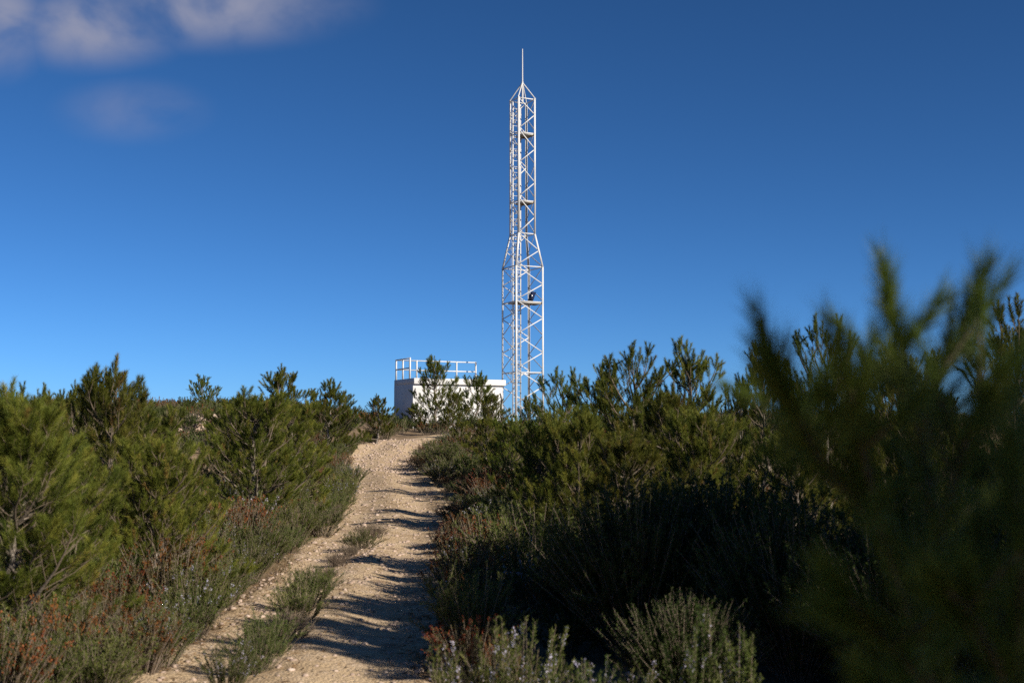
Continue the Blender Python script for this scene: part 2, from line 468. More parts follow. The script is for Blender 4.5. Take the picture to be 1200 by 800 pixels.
def build_tower():
    D = 60.0
    cen = np.array(at(612.5, 505, D)); cx, cy = cen[0], cen[1]
    z0 = gz(cx, cy)
    e = empty('lattice_tower', (cx, cy, z0))
    tag(e, 'tall white steel lattice tower with spike mast rising behind the pines', 'tower')
    zz = lambda py: at(612, py, D).z - z0
    zt, zn, zw = zz(118), zz(275), zz(314)
    sU, sL = 0.93 / 2, 1.47 / 2
    def half(z): return sU if z >= zn else (sL if z <= zw else sL + (sU - sL) * (z - zw) / (zn - zw))
    def corner(k, z, inset=0.0):
        s = half(z) - inset; a, b = [(-1, -1), (1, -1), (1, 1), (-1, 1)][k]     # near, right, far, left
        return AX * a * s + AY * b * s + AZ * z
    for k in range(4):
        pts = [corner(k, -0.3), corner(k, zw), corner(k, zn), corner(k, zt + 0.04)]
        sa, sb_ = [(-1, -1), (1, -1), (1, 1), (-1, 1)][k]
        t = Tri(); fw, th = 0.085, 0.014
        for a, b in zip(pts, pts[1:]):
            t.add(*box_arrays(a, -sa * AX * fw, -sb_ * AY * th, b - a), 0.5)
            t.add(*box_arrays(a - sb_ * AY * th, -sa * AX * th, -sb_ * AY * (fw - th), b - a), 0.5)
        link('leg', t.build('leg', WHITE), e)
    # zigzag bracing, one mesh per face
    py_n = [118, 154, 193.5, 233, 275, 314, 353.5, 393.5, 433, 473, 512]
    py_r = [136, 176, 215, 255, 294.5, 334, 373.5, 413.5, 453, 492]
    zn_ = [zz(v) for v in py_n]; zr_ = [zz(v) for v in py_r]
    for k in range(4):
        k2 = (k + 1) % 4
        first, second = (k, k2) if k in (0, 2) else (k2, k)
        if k == 1: first, second = 1, 2
        if k == 3: first, second = 3, 0
        seq = []
        for q in range(len(zr_)):
            seq += [(first, zn_[q]), (second, zr_[q])]
        seq.append((first, zn_[-1]))
        L = [(corner(a, za, 0.024), corner(b, zb, 0.024)) for (a, za), (b, zb) in zip(seq, seq[1:])]
        link('brace', bars(L, 0.012, 0.043).build('brace', WHITE), e)
    for v in (118, 158, 237, 275, 314, 355, 437):
        z = zz(v)
        L = [(corner(k, z, 0.042), corner((k + 1) % 4, z, 0.042)) for k in range(4)]
        link('ring_frame', bars(L, 0.016, 0.048).build('ring_frame', WHITE), e)
    # rest platforms
    def platform(z, a0, a1, b0, b1):
        t = Tri(); s = half(z)
        n = 12
        for q in range(n):
            a = a0 + (a1 - a0) * (q + 0.12) / n
            t.add(*box_arrays(AX * a * s + AY * b0 * s + AZ * (z - 0.02), AX * (a1 - a0) * s * 0.72 / n, AY * (b1 - b0) * s, AZ * 0.03), 0.5)
        for b in (b0, b1 - 0.04):
            t.add(*box_arrays(AX * a0 * s + AY * b * s + AZ * (z - 0.08), AX * (a1 - a0) * s, AY * 0.04 * s, AZ * 0.057), 0.5)
        for a in (a0, a1 - 0.04):
            t.add(*box_arrays(AX * a * s + AY * (b0 + .05) * s + AZ * (z - 0.085), AX * 0.04 * s, AY * (b1 - b0 - .1) * s, AZ * 0.06), 0.5)
        link('platform', t.build('platform', GREY), e)
    platform(zz(158), -0.35, 0.93, -0.9, 0.9)
    platform(zz(237), -0.35, 0.93, -0.9, 0.9)
    platform(zz(355), -0.93, 0.93, -0.93, 0.15)
    # caged ladder
    lc = -AX * 0.26 + AY * 0.10
    lad = Tri(); hw = 0.2
    for s in (-1, 1): lad.add(*beam_arrays(lc + AX * hw * s + AZ * -0.2, lc + AX * hw * s + AZ * (zt - 0.1), 0.035, 0.05), 0.5)
    zs = np.arange(0.1, zt - 0.2, 0.28)
    lad.add(*cyl_arrays(lc - AX * hw + AZ * zs[:, None], lc + AX * hw + AZ * zs[:, None], 0.012, 0.012, 6), 0.5)
    la = link('ladder', lad.build('ladder', WHITE), e)
    cage = Tri()
    for z in np.arange(2.2, zt - 0.2, 0.85):
        an = np.linspace(0, math.pi, 10)
        pts = np.array([lc + AX * hw * 1.25 * math.cos(a) + AY * 0.33 * math.sin(a) + AZ * z for a in an])
        for a, b in zip(pts, pts[1:]): cage.add(*beam_arrays(a, b, 0.012, 0.05), 0.5)
    for a in (0.7, 1.57, 2.44):
        p = lc + AX * hw * 1.25 * math.cos(a) + AY * 0.335 * math.sin(a)
        cage.add(*beam_arrays(p + AZ * 2.2, p + AZ * (zt - 0.4), 0.03, 0.01), 0.5)
    link('safety_cage', cage.build('safety_cage', WHITE), la)
    # cap rods and mast
    za, ztop = zz(97), zz(57.5)
    for k in range(4): link('cap_rod', rods([(corner(k, zt), AZ * za)], 0.028).build('cap_rod', WHITE), e)
    link('mast', rods([(AZ * (zt - 0.1), AZ * (za + 0.05))], 0.045).build('mast', WHITE), e)
    m2 = Tri(); m2.add(*cyl_arrays(np.array([AZ * (za - 0.1)]), np.array([AZ * ztop]), 0.034, 0.022, 10), 0.5)
    link('spike', m2.build('spike', WHITE), e)
    # small dark tilted panel standing on the lower platform, on its own bracket
    z = zz(355)
    c = AX * 0.42 * sL / 0.735 + AY * -0.05 + AZ * (z + 0.02)
    tilt = norm(AZ * 0.9 + AX * 0.36)
    t = Tri(); t.add(*box_arrays(c - AX * 0.20 + AZ * 0.06, AX * 0.27, -AY * 0.05 + AZ * 0.0, tilt * 0.5), 0.5)
    pm = tag(link('solar_panel', t.build('solar_panel', PANELM)), 'small dark blue tilted panel standing on the tower\'s lower platform', 'solar panel')
    pm.location = e.location
    t = Tri(); t.add(*beam_arrays(c + AZ * 0.0, c + AZ * 0.2 + AX * .1, 0.04, 0.04), 0.5); link('bracket', t.build('bracket', GREY), pm)
build_tower()

def build_fence_post():
    p = at(587.5, 478, 54.0); z = gz(p.x, p.y)
    o = Vector((p.x, p.y, z)); tp = at(588, 466, 54).z - z; ti = at(586, 460.5, 54) - o
    V = Tri(); V.add(*cyl_arrays(np.array([[0, 0, -0.3], [0, 0, tp]]), np.array([[0, 0, tp], [ti.x, 0.0, ti.z]]), 0.035, 0.033, 8), 0.5)
    f = tag(link('fence_post', V.build('fence_post', DARKPOST)), 'dark fence post with bent top at the white building\'s corner', 'fence post')
    f.location = o
build_fence_post()

# ------------------------------------------------------------------ pines
def pine_arrays(H, R, seed, nn=46, nlen=0.075, nw=0.0026, low=0.10, gap=0.17, side=0.085, topw=0.75, lean=0.0, shoot=(0.10, 0.20), keep=1.0):
    r = np.random.default_rng(seed)
    seg0, seg1, ra, rb = [], [], [], []
    sb, sd, sl = [], [], []
    def seg(a, b, r0, r1): seg0.append(a); seg1.append(b); ra.append(r0); rb.append(r1)
    def tuft(p, d, L): sb.append(p); sd.append(d); sl.append(L)
    UP = np.array([0, 0, 1.0])
    n = 12
    wob = r.normal(0, 0.025 * H / 2.5, (n + 1, 2)).cumsum(0); wob -= wob[0]
    tp = np.array([[wob[q, 0] + lean * (q / n) ** 1.4 * H, wob[q, 1], H * q / n] for q in range(n + 1)])
    r0 = 0.020 + 0.014 * H
    for q in range(n): seg(tp[q] - (UP * 0.25 if q == 0 else 0), tp[q + 1], r0 * (1 - q / n) ** 0.8 + 0.006, r0 * (1 - (q + 1) / n) ** 0.8 + 0.006)
    def trunk_at(z):
        f = min(max(z / H * n, 0), n - 1e-4); q = int(f); return tp[q] + (tp[q + 1] - tp[q]) * (f - q)
    z = low * H; az0 = r.uniform(0, 6.28)
    while z < H * 0.97:
        t = (z / H - low) / (1 - low)
        k = r.integers(3, 6)
        az0 += 2.4
        for b in range(k):
            if r.random() > keep: continue
            az = az0 + b * 6.283 / k + r.normal(0, 0.25)
            L = R * ((1 - t) ** topw * 0.92 + 0.16) * r.uniform(0.5, 1.25) * (0.75 + 0.25 * min(1, t / 0.15))
            el = math.radians(14 + 38 * t + r.normal(0, 12))
            nb = 6; p = trunk_at(z + r.uniform(-0.05, 0.05)); pts = [p]
            dl = []
            br = 0.006 + 0.012 * L
            for q in range(nb):
                d = np.array([math.cos(az) * math.cos(el), math.sin(az) * math.cos(el), math.sin(el)])
                p2 = p + d * L / nb
                seg(p, p2, br * (1 - q / nb) + 0.003, br * (1 - (q + 1) / nb) + 0.003)
                dl.append(d); p = p2; pts.append(p)
                el = min(el + math.radians(r.uniform(1, 12)), 1.45); az += r.normal(0, 0.10)
            for q in range(r.integers(3, 6)):
                tuft(p - dl[-1] * r.uniform(0, 0.05), norm(dl[-1] + UP * 0.6 + r.normal(0, 0.34, 3)), r.uniform(*shoot))
            s = 0.16 * L
            sg = 1
            while s < L * 0.97:
                f = s / L * nb; q = min(int(f), nb - 1); bp = pts[q] + (pts[q + 1] - pts[q]) * (f - q); d = dl[q]
                lat = norm(np.cross(d, UP)) * sg; sg = -sg
                tl = float(np.clip((1 - s / L) * L * 0.5 + r.uniform(0.03, 0.12), 0.06, 0.5)) * r.uniform(0.7, 1.2)
                td = norm(d * 0.75 + lat * r.uniform(0.3, 1.0) + UP * r.uniform(0.0, 0.55))
                m = bp + td * tl * 0.55; td2 = norm(td + UP * 0.35); e = m + td2 * tl * 0.45
                seg(bp, m, 0.005, 0.004); seg(m, e, 0.004, 0.0025)
                tuft(e - td2 * 0.04, norm(td2 + UP * 0.55 + r.normal(0, 0.18, 3)), r.uniform(*shoot))
                if r.random() < 0.35: tuft(e - td2 * 0.06, norm(td2 + UP * 0.6 + r.normal(0, 0.40, 3)), r.uniform(*shoot) * 0.85)
                if tl > 0.16:
                    for h in np.arange(0.4, 0.95, 0.16 / tl):
                        bp2 = bp + (e - bp) * h
                        td3 = norm(td2 * 0.8 + UP * 0.45 + r.normal(0, 0.5, 3)); e3 = bp2 + td3 * r.uniform(0.04, 0.10)
                        seg(bp2, e3, 0.003, 0.0022)
                        tuft(e3 - td3 * 0.03, norm(td3 + UP * 0.55), r.uniform(*shoot) * 0.9)
                s += side * r.uniform(0.7, 1.3)
        z += gap * r.uniform(0.75, 1.25) * (1.1 - 0.35 * t)
    for q in range(6):
        d = norm(UP + r.normal(0, 0.35, 3) * (q > 0)); tuft(tp[-1] - UP * 0.05, d, 0.22 if q == 0 else r.uniform(0.12, 0.20))
    sb = np.array(sb); sd = norm(np.array(sd)); sl = np.array(sl)
    ns = len(sb)
    # needles
    tint_s = np.clip(r.beta(1.5, 1.6, ns), 0, 0.93)
    dead = r.random(ns) < 0.015; tint_s[dead] = 1.0
    cnt = np.maximum((nn * sl / 0.16).astype(int), 8)
    idx = np.repeat(np.arange(ns), cnt); m = len(idx)
    s = r.random(m) ** 0.85
    B = sb[idx] + sd[idx] * (s * sl[idx])[:, None]
    ang = np.radians(48 - 24 * s + r.normal(0, 9, m)); az = r.uniform(0, 6.283, m)
    D = around(sd[idx], ang, az)
    L = nlen * r.uniform(0.75, 1.15, m) * (1 - 0.15 * s)
    V, F = blades(B, D, L, nw, r)
    T = np.repeat(np.clip(tint_s[idx] + r.normal(0, 0.06, m), 0, 1), 3)
    crown = (V, F, T)
    sV, sF = cyl_arrays(np.array(seg0), np.array(seg1), np.array(ra), np.array(rb), 5)
    axes = cyl_arrays(sb, sb + sd * (sl * 0.8)[:, None], 0.003, 0.0015, 3)
    rr = np.array(ra); t = Tri(); t.add(sV, sF, np.repeat(np.clip((rr - 0.008) / 0.02, 0, 1), 10)); t.add(*axes, 0.0)
    return t, crown

def pine_proto(**k):
    t, (V, F, T) = pine_arrays(**k)
    return dict(H=float(np.percentile(V[:, 2], 99.95)), R=float(np.percentile(np.hypot(V[:, 0], V[:, 1]), 97)), trunk=t.build('pine_trunk', BARK), crown=mesh_from('pine_crown', V, F, NEEDLE, T))

PROTO = {
    'near': pine_proto(H=2.4, R=1.3, seed=11, nn=140, nw=0.0027, low=0.03, gap=0.145, side=0.10, nlen=0.08, shoot=(0.15, 0.27)),
    'bushy': pine_proto(H=2.4, R=1.25, seed=12, nn=105, nw=0.0042, low=0.03, gap=0.18, topw=0.5, side=0.115, nlen=0.078, shoot=(0.13, 0.24)),
    'bushy2': pine_proto(H=2.4, R=1.2, seed=13, nn=105, nw=0.0042, low=0.03, gap=0.18, topw=0.4, side=0.115, nlen=0.078, shoot=(0.13, 0.24)),
    'slender': pine_proto(H=2.9, R=1.15, seed=14, nn=110, nw=0.0044, low=0.04, topw=0.5, gap=0.22, side=0.16, nlen=0.08, keep=0.85, shoot=(0.16, 0.28)),
    'slender2': pine_proto(H=3.0, R=1.2, seed=15, nn=110, nw=0.0044, low=0.05, topw=0.42, gap=0.24, side=0.16, nlen=0.08, keep=0.85, shoot=(0.16, 0.28), lean=0.05),
    'open': pine_proto(H=2.9, R=1.1, seed=16, nn=110, nw=0.0046, low=0.16, topw=0.45, gap=0.29, side=0.18, nlen=0.08, keep=0.8, shoot=(0.16, 0.28)),
    'far': pine_proto(H=2.3, R=1.2, seed=17, nn=95, nw=0.0060, low=0.03, topw=0.5, gap=0.25, side=0.20, nlen=0.09, keep=0.85, shoot=(0.20, 0.34)),
    'far2': pine_proto(H=2.2, R=1.15, seed=18, nn=95, nw=0.0060, low=0.05, topw=0.45, gap=0.26, side=0.20, nlen=0.09, keep=0.85, shoot=(0.20, 0.34)),
}

TREES = []
def pine(kind, px, Y, top, wpx, label, rz=None, x=None, H=None, R=None):
    x = (px - 600) / FPX * Y if x is None else x
    z = gz(x, Y)
    if H is None: H = at(px, top, Y).z - z
    if R is None: R = wpx / 2 / FPX * Y
    p = PROTO[kind]
    s = H / p['H']; sr = 1.08 * R / p['R']
    sr = min(max(sr, s * 0.72), s * 1.35)
    o = empty('pine_tree', (x, Y, z - 0.03), random.uniform(0, 6.28) if rz is None else rz, (sr, sr, s))
    tag(o, label, 'pine tree', 'young pines on the hillside')
    link('trunk', p['trunk'], o); link('crown', p['crown'], o)
    TREES.append((px, Y, o))
    return o

# left of the path
pine('near', 0, 9.8, 444, 400, 'big bushy pine filling the lower left edge, nearest one left of path', 0.6)
pine('bushy2', 132, 14.5, 414, 190, 'tallest bright green pine left of the path, just behind the big edge one')
pine('bushy', 178, 17.5, 468, 150, 'low pine at the right foot of the tallest left pine')
pine('slender2', 42, 17, 446, 130, 'pine poking up behind the big edge pine at far left')
pine('far2', 8, 24, 455, 100, 'dark half-hidden pine at the photo\'s left border on the skyline')
pine('far', 82, 26, 446, 90, 'thin pine in the skyline dip between the two tall left pines')
pine('far2', 240, 45, 437, 64, 'lone small pine on the skyline above the pale rock outcrop')
pine('bushy', 300, 21.5, 452, 165, 'bright rounded pine standing free in the middle of left scrub')
pine('far', 324, 35, 427, 100, 'pine crown peaking directly behind the bright rounded left pine')
pine('far2', 382, 37, 441, 96, 'pine left of the path crest, next to the peaked skyline pine')
pine('far', 441, 41, 461, 100, 'broad low pine beside the path crest left of white building')
pine('far2', 405, 44, 473, 50, 'smallest skyline pine squeezed left of the broad crest pine')
pine('far', 275, 30, 470, 80, 'dim low pine behind the rounded one, on its left')
pine('bushy', 188, 13.2, 502, 170, 'low spreading pine in front of the tallest left pine, nearer the path')
pine('bushy2', 78, 12.2, 500, 170, 'pine wedged between the big edge pine and the tallest left pine')
pine('bushy', 345, 27, 466, 110, 'round pine touching the bright rounded pine on its path side')
# before the building
pine('slender', 509, 50.5, 415, 92, 'slim pine with bare dark trunk in front of white building')
pine('far', 556, 48, 434, 80, 'pine before the right half of the white building')
pine('far', 534, 46, 456, 84, 'squat pine under the gap between the two pines before the building')
pine('far2', 487, 52, 470, 40, 'stunted pine at the shaded left corner of white building')
pine('bushy2', 580, 43, 457, 120, 'low dense pine hiding the right foot of the building')
# right of the path
pine('bushy2', 566, 33, 484, 120, 'green pine on the right verge just below the building\'s right end')
pine('far', 541, 39, 490, 70, 'small green pine at the path crest, right of the track\'s last bend')
pine('bushy', 630, 22, 492, 130, 'round low pine on the right verge below the tower foot')
pine('bushy2', 790, 17.5, 446, 150, 'round dense pine between the tallest right pine and the yellowish one')
pine('slender', 619, 37, 462, 44, 'narrow dark pine directly in front of the tower\'s base')
pine('slender2', 660, 27, 428, 120, 'pine just right of the tower with loose upright shoots')
pine('bushy', 600, 30, 486, 120, 'low olive pine on the right verge below the tower')
pine('slender', 703, 23, 421, 120, 'pine between the loose one by the tower and tallest right pine')
pine('slender2', 750, 20.5, 398, 160, 'tallest pine of the right thicket with its pale trunk showing', 1.0)
pine('open', 812, 22, 393, 130, 'airy topped pine closing the right thicket before the gap')
pine('bushy', 674, 16, 474, 150, 'front pine of the right thicket with whitish lower trunk')
pine('bushy2', 740, 14.5, 494, 170, 'wide pine in front of the tallest right pine')
pine('bushy', 820, 15.5, 470, 150, 'yellowish pine below the airy topped one at the gap')
pine('far', 862, 28, 440, 70, 'small dark pine standing in the gap of the right skyline')
pine('slender', 893, 22, 398, 120, 'dark pine right of the skyline gap, behind blurred sapling tips')
pine('slender2', 968, 20, 366, 150, 'pine with pale rounded top seen behind the blurred sapling')
pine('bushy2', 930, 14, 492, 160, 'sunlit olive pine low between dark bush and blurred sapling')
pine('bushy', 1050, 17, 400, 170, 'pine hidden behind the upright shoots of the blurred sapling')
pine('bushy2', 1105, 14.5, 446, 180, 'yellow-green pine seen right of the blurred sapling\'s main shoots')
pine('open', 1195, 14, 345, 190, 'tall loose pine cut by the photo\'s right border')
pine('bushy', 1030, 11.5, 545, 170, 'low shaded pine behind the blurred sapling\'s leaning branch')
pine('bushy', 1175, 10.5, 505, 190, 'low pine at right border beneath the tall loose one')
for q, (x, Y, H) in enumerate([(3.7, 0.0, 4.0), (5.6, 0.0, 4.4), (5.5, 6.9, 4.9), (5.8, 8.5, 5.0), (7.0, 6.6, 5.3), (7.4, 8.2, 5.3), (6.9, 10.0, 4.8), (5.0, 9.4, 3.6), (-5.2, 8.8, 2.4), (-7.5, 15, 2.6), (11, 25, 3), (13, 31, 2.8)]):
    pine(['bushy', 'bushy2'][q % 2], 0, Y, 0, 0, 'young pine standing just outside the picture beside the others', x=x, H=H, R=H * 0.38)

# the sapling close to the camera: leaning stems given by the photograph's outline, at their own distances
def build_sapling():
    r = np.random.default_rng(5)
    base = Vector((0.95, 1.75, 0)); base.z = gz(base.x, base.y)
    e = empty('pine_sapling', base)
    tag(e, 'dark pine sapling with blurred shoots close to the camera at right', 'pine sapling')
    stems = [
        [(1150, 1060, 1.85), (1100, 820, 1.85), (1036, 628, 1.8), (962, 537, 1.75), (925, 470, 1.72), (908, 425, 1.7)],
        [(1100, 820, 1.85), (1098, 640, 1.9), (1080, 520, 1.95), (1066, 450, 1.95), (1048, 380, 1.95), (1043, 352, 1.95)],
        [(1080, 520, 1.95), (1100, 440, 2.0), (1122, 400, 2.02), (1130, 375, 2.02)],
        [(1098, 640, 1.9), (1130, 520, 1.8), (1156, 470, 1.75), (1170, 450, 1.75)],
        [(1036, 628, 1.8), (1010, 520, 1.7), (1000, 480, 1.68), (1008, 452, 1.68)],
        [(1150, 1060, 1.85), (1190, 820, 1.7), (1200, 640, 1.6), (1190, 560, 1.6)],
        [(1100, 820, 1.85), (1030, 740, 1.65), (995, 700, 1.62)],
        [(962, 537, 1.75), (940, 500, 1.85), (940, 490, 1.9), (948, 476, 1.9)],
        [(1150, 1060, 1.85), (1075, 880, 1.65), (1030, 820, 1.6)],
        [(1190, 820, 1.7), (1140, 720, 1.6), (1110, 690, 1.55)],
    ]
    seg0, seg1, ra, rb, sb, sd, sl = [], [], [], [], [], [], []
    UP = np.array([0, 0, 1.0])
    tr0 = np.array(base) * 0
    root = np.array(at(1150, 1060, 1.85) - base)
    mid = (root * 0.5 + np.array([0.02, 0.0, 0.0]))
    for a, b, r0, r1 in ((tr0 - UP * 0.2, mid, 0.026, 0.02), (mid, root, 0.02, 0.012)):
        seg0.append(a); seg1.append(b); ra.append(r0); rb.append(r1)
    for st in stems:
        P = [np.array(at(*p) - base) for p in st]
        ln = len(P)
        tot = sum(np.linalg.norm(b - a) for a, b in zip(P, P[1:])); s = 0
        for q, (a, b) in enumerate(zip(P, P[1:])):
            d = norm(b - a); L = np.linalg.norm(b - a)
            seg0.append(a); seg1.append(b); ra.append(0.0065 - 0.004 * q / ln); rb.append(0.0065 - 0.004 * (q + 1) / ln)
            h = 0.02
            while h < L:
                f = (s + h) / tot
                if f > 0.06:
                    if r.random() < 0.95:
                        sb.append(a + d * h); sd.append(d); sl.append(0.08)
                    if f < 0.82 and r.random() < (0.95 if st is stems[0] or st is stems[4] or st is stems[7] else 0.72):
                        dd = norm(d * 0.6 + UP * 0.4 + r.normal(0, 0.5, 3)); l2 = r.uniform(0.04, 0.15)
                        p = a + d * h; e2 = p + dd * l2
                        seg0.append(p); seg1.append(e2); ra.append(0.003); rb.append(0.002)
                        sb.append(p + dd * 0.02); sd.append(dd); sl.append(l2 + 0.06)
                h += 0.035
            s += L
        d = norm(P[-1] - P[-2])
        sb.append(P[-1] - d * 0.10); sd.append(d); sl.append(0.14)
        for q in range(3):
            sb.append(P[-1] - d * 0.08); sd.append(norm(d + r.normal(0, 0.3, 3))); sl.append(0.10)
    sb = np.array(sb); sd = norm(np.array(sd)); sl = np.array(sl); ns = len(sb)
    tint_s = r.beta(2, 2.2, ns)
    cnt = (sl * 1100).astype(int)
    idx = np.repeat(np.arange(ns), cnt); m = len(idx)
    s = r.random(m)
    B = sb[idx] + sd[idx] * (s * sl[idx])[:, None]
    D = around(sd[idx], np.radians(40 - 22 * s + r.normal(0, 8, m)), r.uniform(0, 6.283, m))
    V, F = blades(B, D, 0.062 * r.uniform(0.75, 1.15, m), 0.0019, r)
    T = np.repeat(np.clip(tint_s[idx] + r.normal(0, .05, m), 0, 1), 3)
    sV, sF = cyl_arrays(np.array(seg0), np.array(seg1), np.array(ra), np.array(rb), 7)
    t = Tri(); t.add(sV, sF, 0.0)
    link('trunk', t.build('sapling_trunk', BARK), e)
    link('crown', mesh_from('sapling_crown', V, F, NEEDLE_DK, T), e)
build_sapling()

# ------------------------------------------------------------------ shrubs
def stems_fan(r, n, h, spread, base=0.12, curve=0.35):
    """n upright stems: base points, tips and a bent middle."""
    a = r.uniform(0, 6.283, n); q = np.sqrt(r.random(n))
    B = np.stack([np.cos(a) * q * base, np.sin(a) * q * base, np.zeros(n)], 1)
    out = q * spread * r.uniform(0.75, 1.15, n)
    hh = h * r.uniform(0.62, 1.0, n) * (1 - 0.28 * q ** 2)
    Tp = np.stack([np.cos(a) * (base * q + out), np.sin(a) * (base * q + out), hh], 1)
    M = B + (Tp - B) * 0.5; M[:, :2] -= (Tp - B)[:, :2] * curve * 0.35; 
    jit = r.normal(0, 0.02, (n, 3)); M += jit
    return B, M, Tp
def along(B, M, T, f):
    f = f[:, None]; return (1 - f) ** 2 * B + 2 * f * (1 - f) * M + f ** 2 * T
def tang(B, M, T, f):
    f = f[:, None]; return norm(2 * (1 - f) * (M - B) + 2 * f * (T - M))

def shrub_arrays(kind, seed, h, spread, n, per, wmul=1.0):
    r = np.random.default_rng(seed)
    B, M, T = stems_fan(r, n, h, spread)
    # side shoots from the upper half of each stem
    k = 2 if kind in ('rosemary', 'heath') else 3
    f0 = r.uniform(0.35, 0.8, n * k); par = np.repeat(np.arange(n), k)
    b2 = along(B[par], M[par], T[par], f0); d2 = norm(tang(B[par], M[par], T[par], f0) + np.array([0, 0, 0.35]) + r.normal(0, 0.35, (n * k, 3)))
    l2 = h * r.uniform(0.14, 0.36, n * k)
    t2 = b2 + d2 * l2[:, None]; m2 = (b2 + t2) / 2 + r.normal(0, 0.012, (n * k, 3))
    Bs = np.concatenate([B, b2]); Ms = np.concatenate([M, m2]); Ts = np.concatenate([T, t2])
    main = np.concatenate([np.ones(n, bool), np.zeros(n * k, bool)])
    ns = len(Bs)
    wood = Tri()
    wood.add(*cyl_arrays(np.concatenate([Bs, (Bs + 2 * Ms + Ts) / 4]), np.concatenate([(Bs + 2 * Ms + Ts) / 4, Ts]), np.concatenate([np.where(main, 0.006, 0.003), np.where(main, 0.004, 0.0022)]), np.concatenate([np.where(main, 0.004, 0.0022), np.full(ns, 0.0014)]), 3), 0.5)
    tin = r.beta(2, 2, ns)
    m = ns * per; idx = np.repeat(np.arange(ns), per)
    f = np.where(main[idx], r.uniform(0.12, 1, m), r.uniform(0.05, 1, m))
    P = along(Bs[idx], Ms[idx], Ts[idx], f); D0 = tang(Bs[idx], Ms[idx], Ts[idx], f)
    leaf = Tri(); bl = Tri()
    if kind == 'rosemary':
        D = around(D0, np.radians(r.normal(48, 12, m)), r.uniform(0, 6.283, m))
        leaf.add(*kites(P, D, r.uniform(0.020, 0.038, m), 0.0044 * wmul, r), np.repeat(np.clip(tin[idx] * 0.75 + r.normal(0.1, 0.1, m), 0, 1), 4))
    elif kind == 'heath':
        D = around(D0, np.radians(r.normal(50, 14, m)), r.uniform(0, 6.283, m))
        leaf.add(*kites(P, D, r.uniform(0.010, 0.020, m), 0.0042 * wmul, r), np.repeat(np.clip(tin[idx] * 0.75 + r.normal(0.1, 0.1, m), 0, 1), 4))
    elif kind == 'dry':
        q = r.integers(0, ns, ns * 5)
        ff = r.uniform(0.2, 1, len(q)); p0 = along(Bs[q], Ms[q], Ts[q], ff)
        dd = norm(tang(Bs[q], Ms[q], Ts[q], ff) + r.normal(0, 0.6, (len(q), 3)))
        leaf.add(*cyl_arrays(p0, p0 + dd * r.uniform(0.04, 0.12, len(q))[:, None], 0.0022 * wmul, 0.001, 3), np.repeat(r.beta(2, 2, len(q)), 6))
        s = r.random(m) < 0.3
        leaf.add(*kites(P[s], around(D0[s], np.radians(r.normal(55, 15, s.sum())), r.uniform(0, 6.283, s.sum())), r.uniform(0.01, 0.024, s.sum()), 0.005 * wmul, r), np.repeat(r.beta(2, 2, s.sum()), 4))
    elif kind == 'mastic':
        D = around(D0, np.radians(r.normal(60, 16, m)), r.uniform(0, 6.283, m))
        leaf.add(*kites(P, D, r.uniform(0.022, 0.042, m), 0.012 * wmul, r), np.repeat(np.clip(tin[idx] * 0.7 + r.normal(0.15, 0.12, m), 0, 1), 4))
    if kind in ('rosemary', 'heath'):
        pick = r.random(ns) < (0.34 if kind == 'rosemary' else 0.46)
        q = np.repeat(np.where(pick)[0], 16 if kind == 'rosemary' else 22)
        ff = r.uniform(0.72, 1.0, len(q)) if kind == 'rosemary' else r.uniform(0.80, 1.03, len(q))
        p0 = along(Bs[q], Ms[q], Ts[q], ff); dd = around(tang(Bs[q], Ms[q], Ts[q], ff), np.radians(r.normal(65, 18, len(q))), r.uniform(0, 6.283, len(q)))
        sz = r.uniform(0.008, 0.014, len(q)) if kind == 'rosemary' else r.uniform(0.008, 0.017, len(q))
        bl.add(*kites(p0 + dd * 0.006, dd, sz, sz * 0.75 * wmul, r), np.repeat(np.clip(r.beta(2, 2, len(q)), 0, 1), 4))
    return wood, leaf, bl

LEAFM = dict(rosemary=ROSE, heath=HEATH, dry=DRY, mastic=MASTIC)
BLM = dict(rosemary=LILAC, heath=RUST)
def shrub_proto(kind, seed, h, spread, n, per, wmul=1.0, flowers=True):
    wd, lf, bl = shrub_arrays(kind, seed, h, spread, n, per, wmul)
    d = dict(h=h, s=spread + 0.12, kind=kind, stems=wd.build(kind + '_stems', STEM), foliage=lf.build(kind + '_foliage', LEAFM[kind]))
    d['bl'] = bl.build(kind + '_blossoms', BLM[kind]) if kind in BLM and flowers else None
    return d
SP = {
    'rosemary': [shrub_proto('rosemary', 30 + q, 0.75, 0.34, 50, 70, 1.35, q != 1) for q in range(4)],
    'heath': [shrub_proto('heath', 40 + q, 0.65, 0.34, 70, 60, 1.4) for q in range(3)],
    'dry': [shrub_proto('dry', 50 + q, 0.5, 0.40, 60, 20, 1.3) for q in range(2)],
    'mastic': [shrub_proto('mastic', 60 + q, 1.3, 0.75, 220, 60, 1.1) for q in range(2)],
    'spire': [shrub_proto('rosemary', 70 + q, 0.95, 0.05, 12, 170, 1.3) for q in range(2)],
}
NAME = dict(rosemary='rosemary_bush', heath='heath_bush', dry='dry_bush', mastic='mastic_bush', spire='rosemary_bush')
CAT = dict(rosemary='rosemary bush', heath='heath bush', dry='dry bush', mastic='mastic bush', spire='rosemary bush')
GROUP = dict(rosemary='rosemary bushes along the path', heath='rusty heath bushes in the scrub', dry='dry bushes in the scrub', mastic='dark bushes right of the path', spire='rosemary bushes along the path')
SHRUBS = []
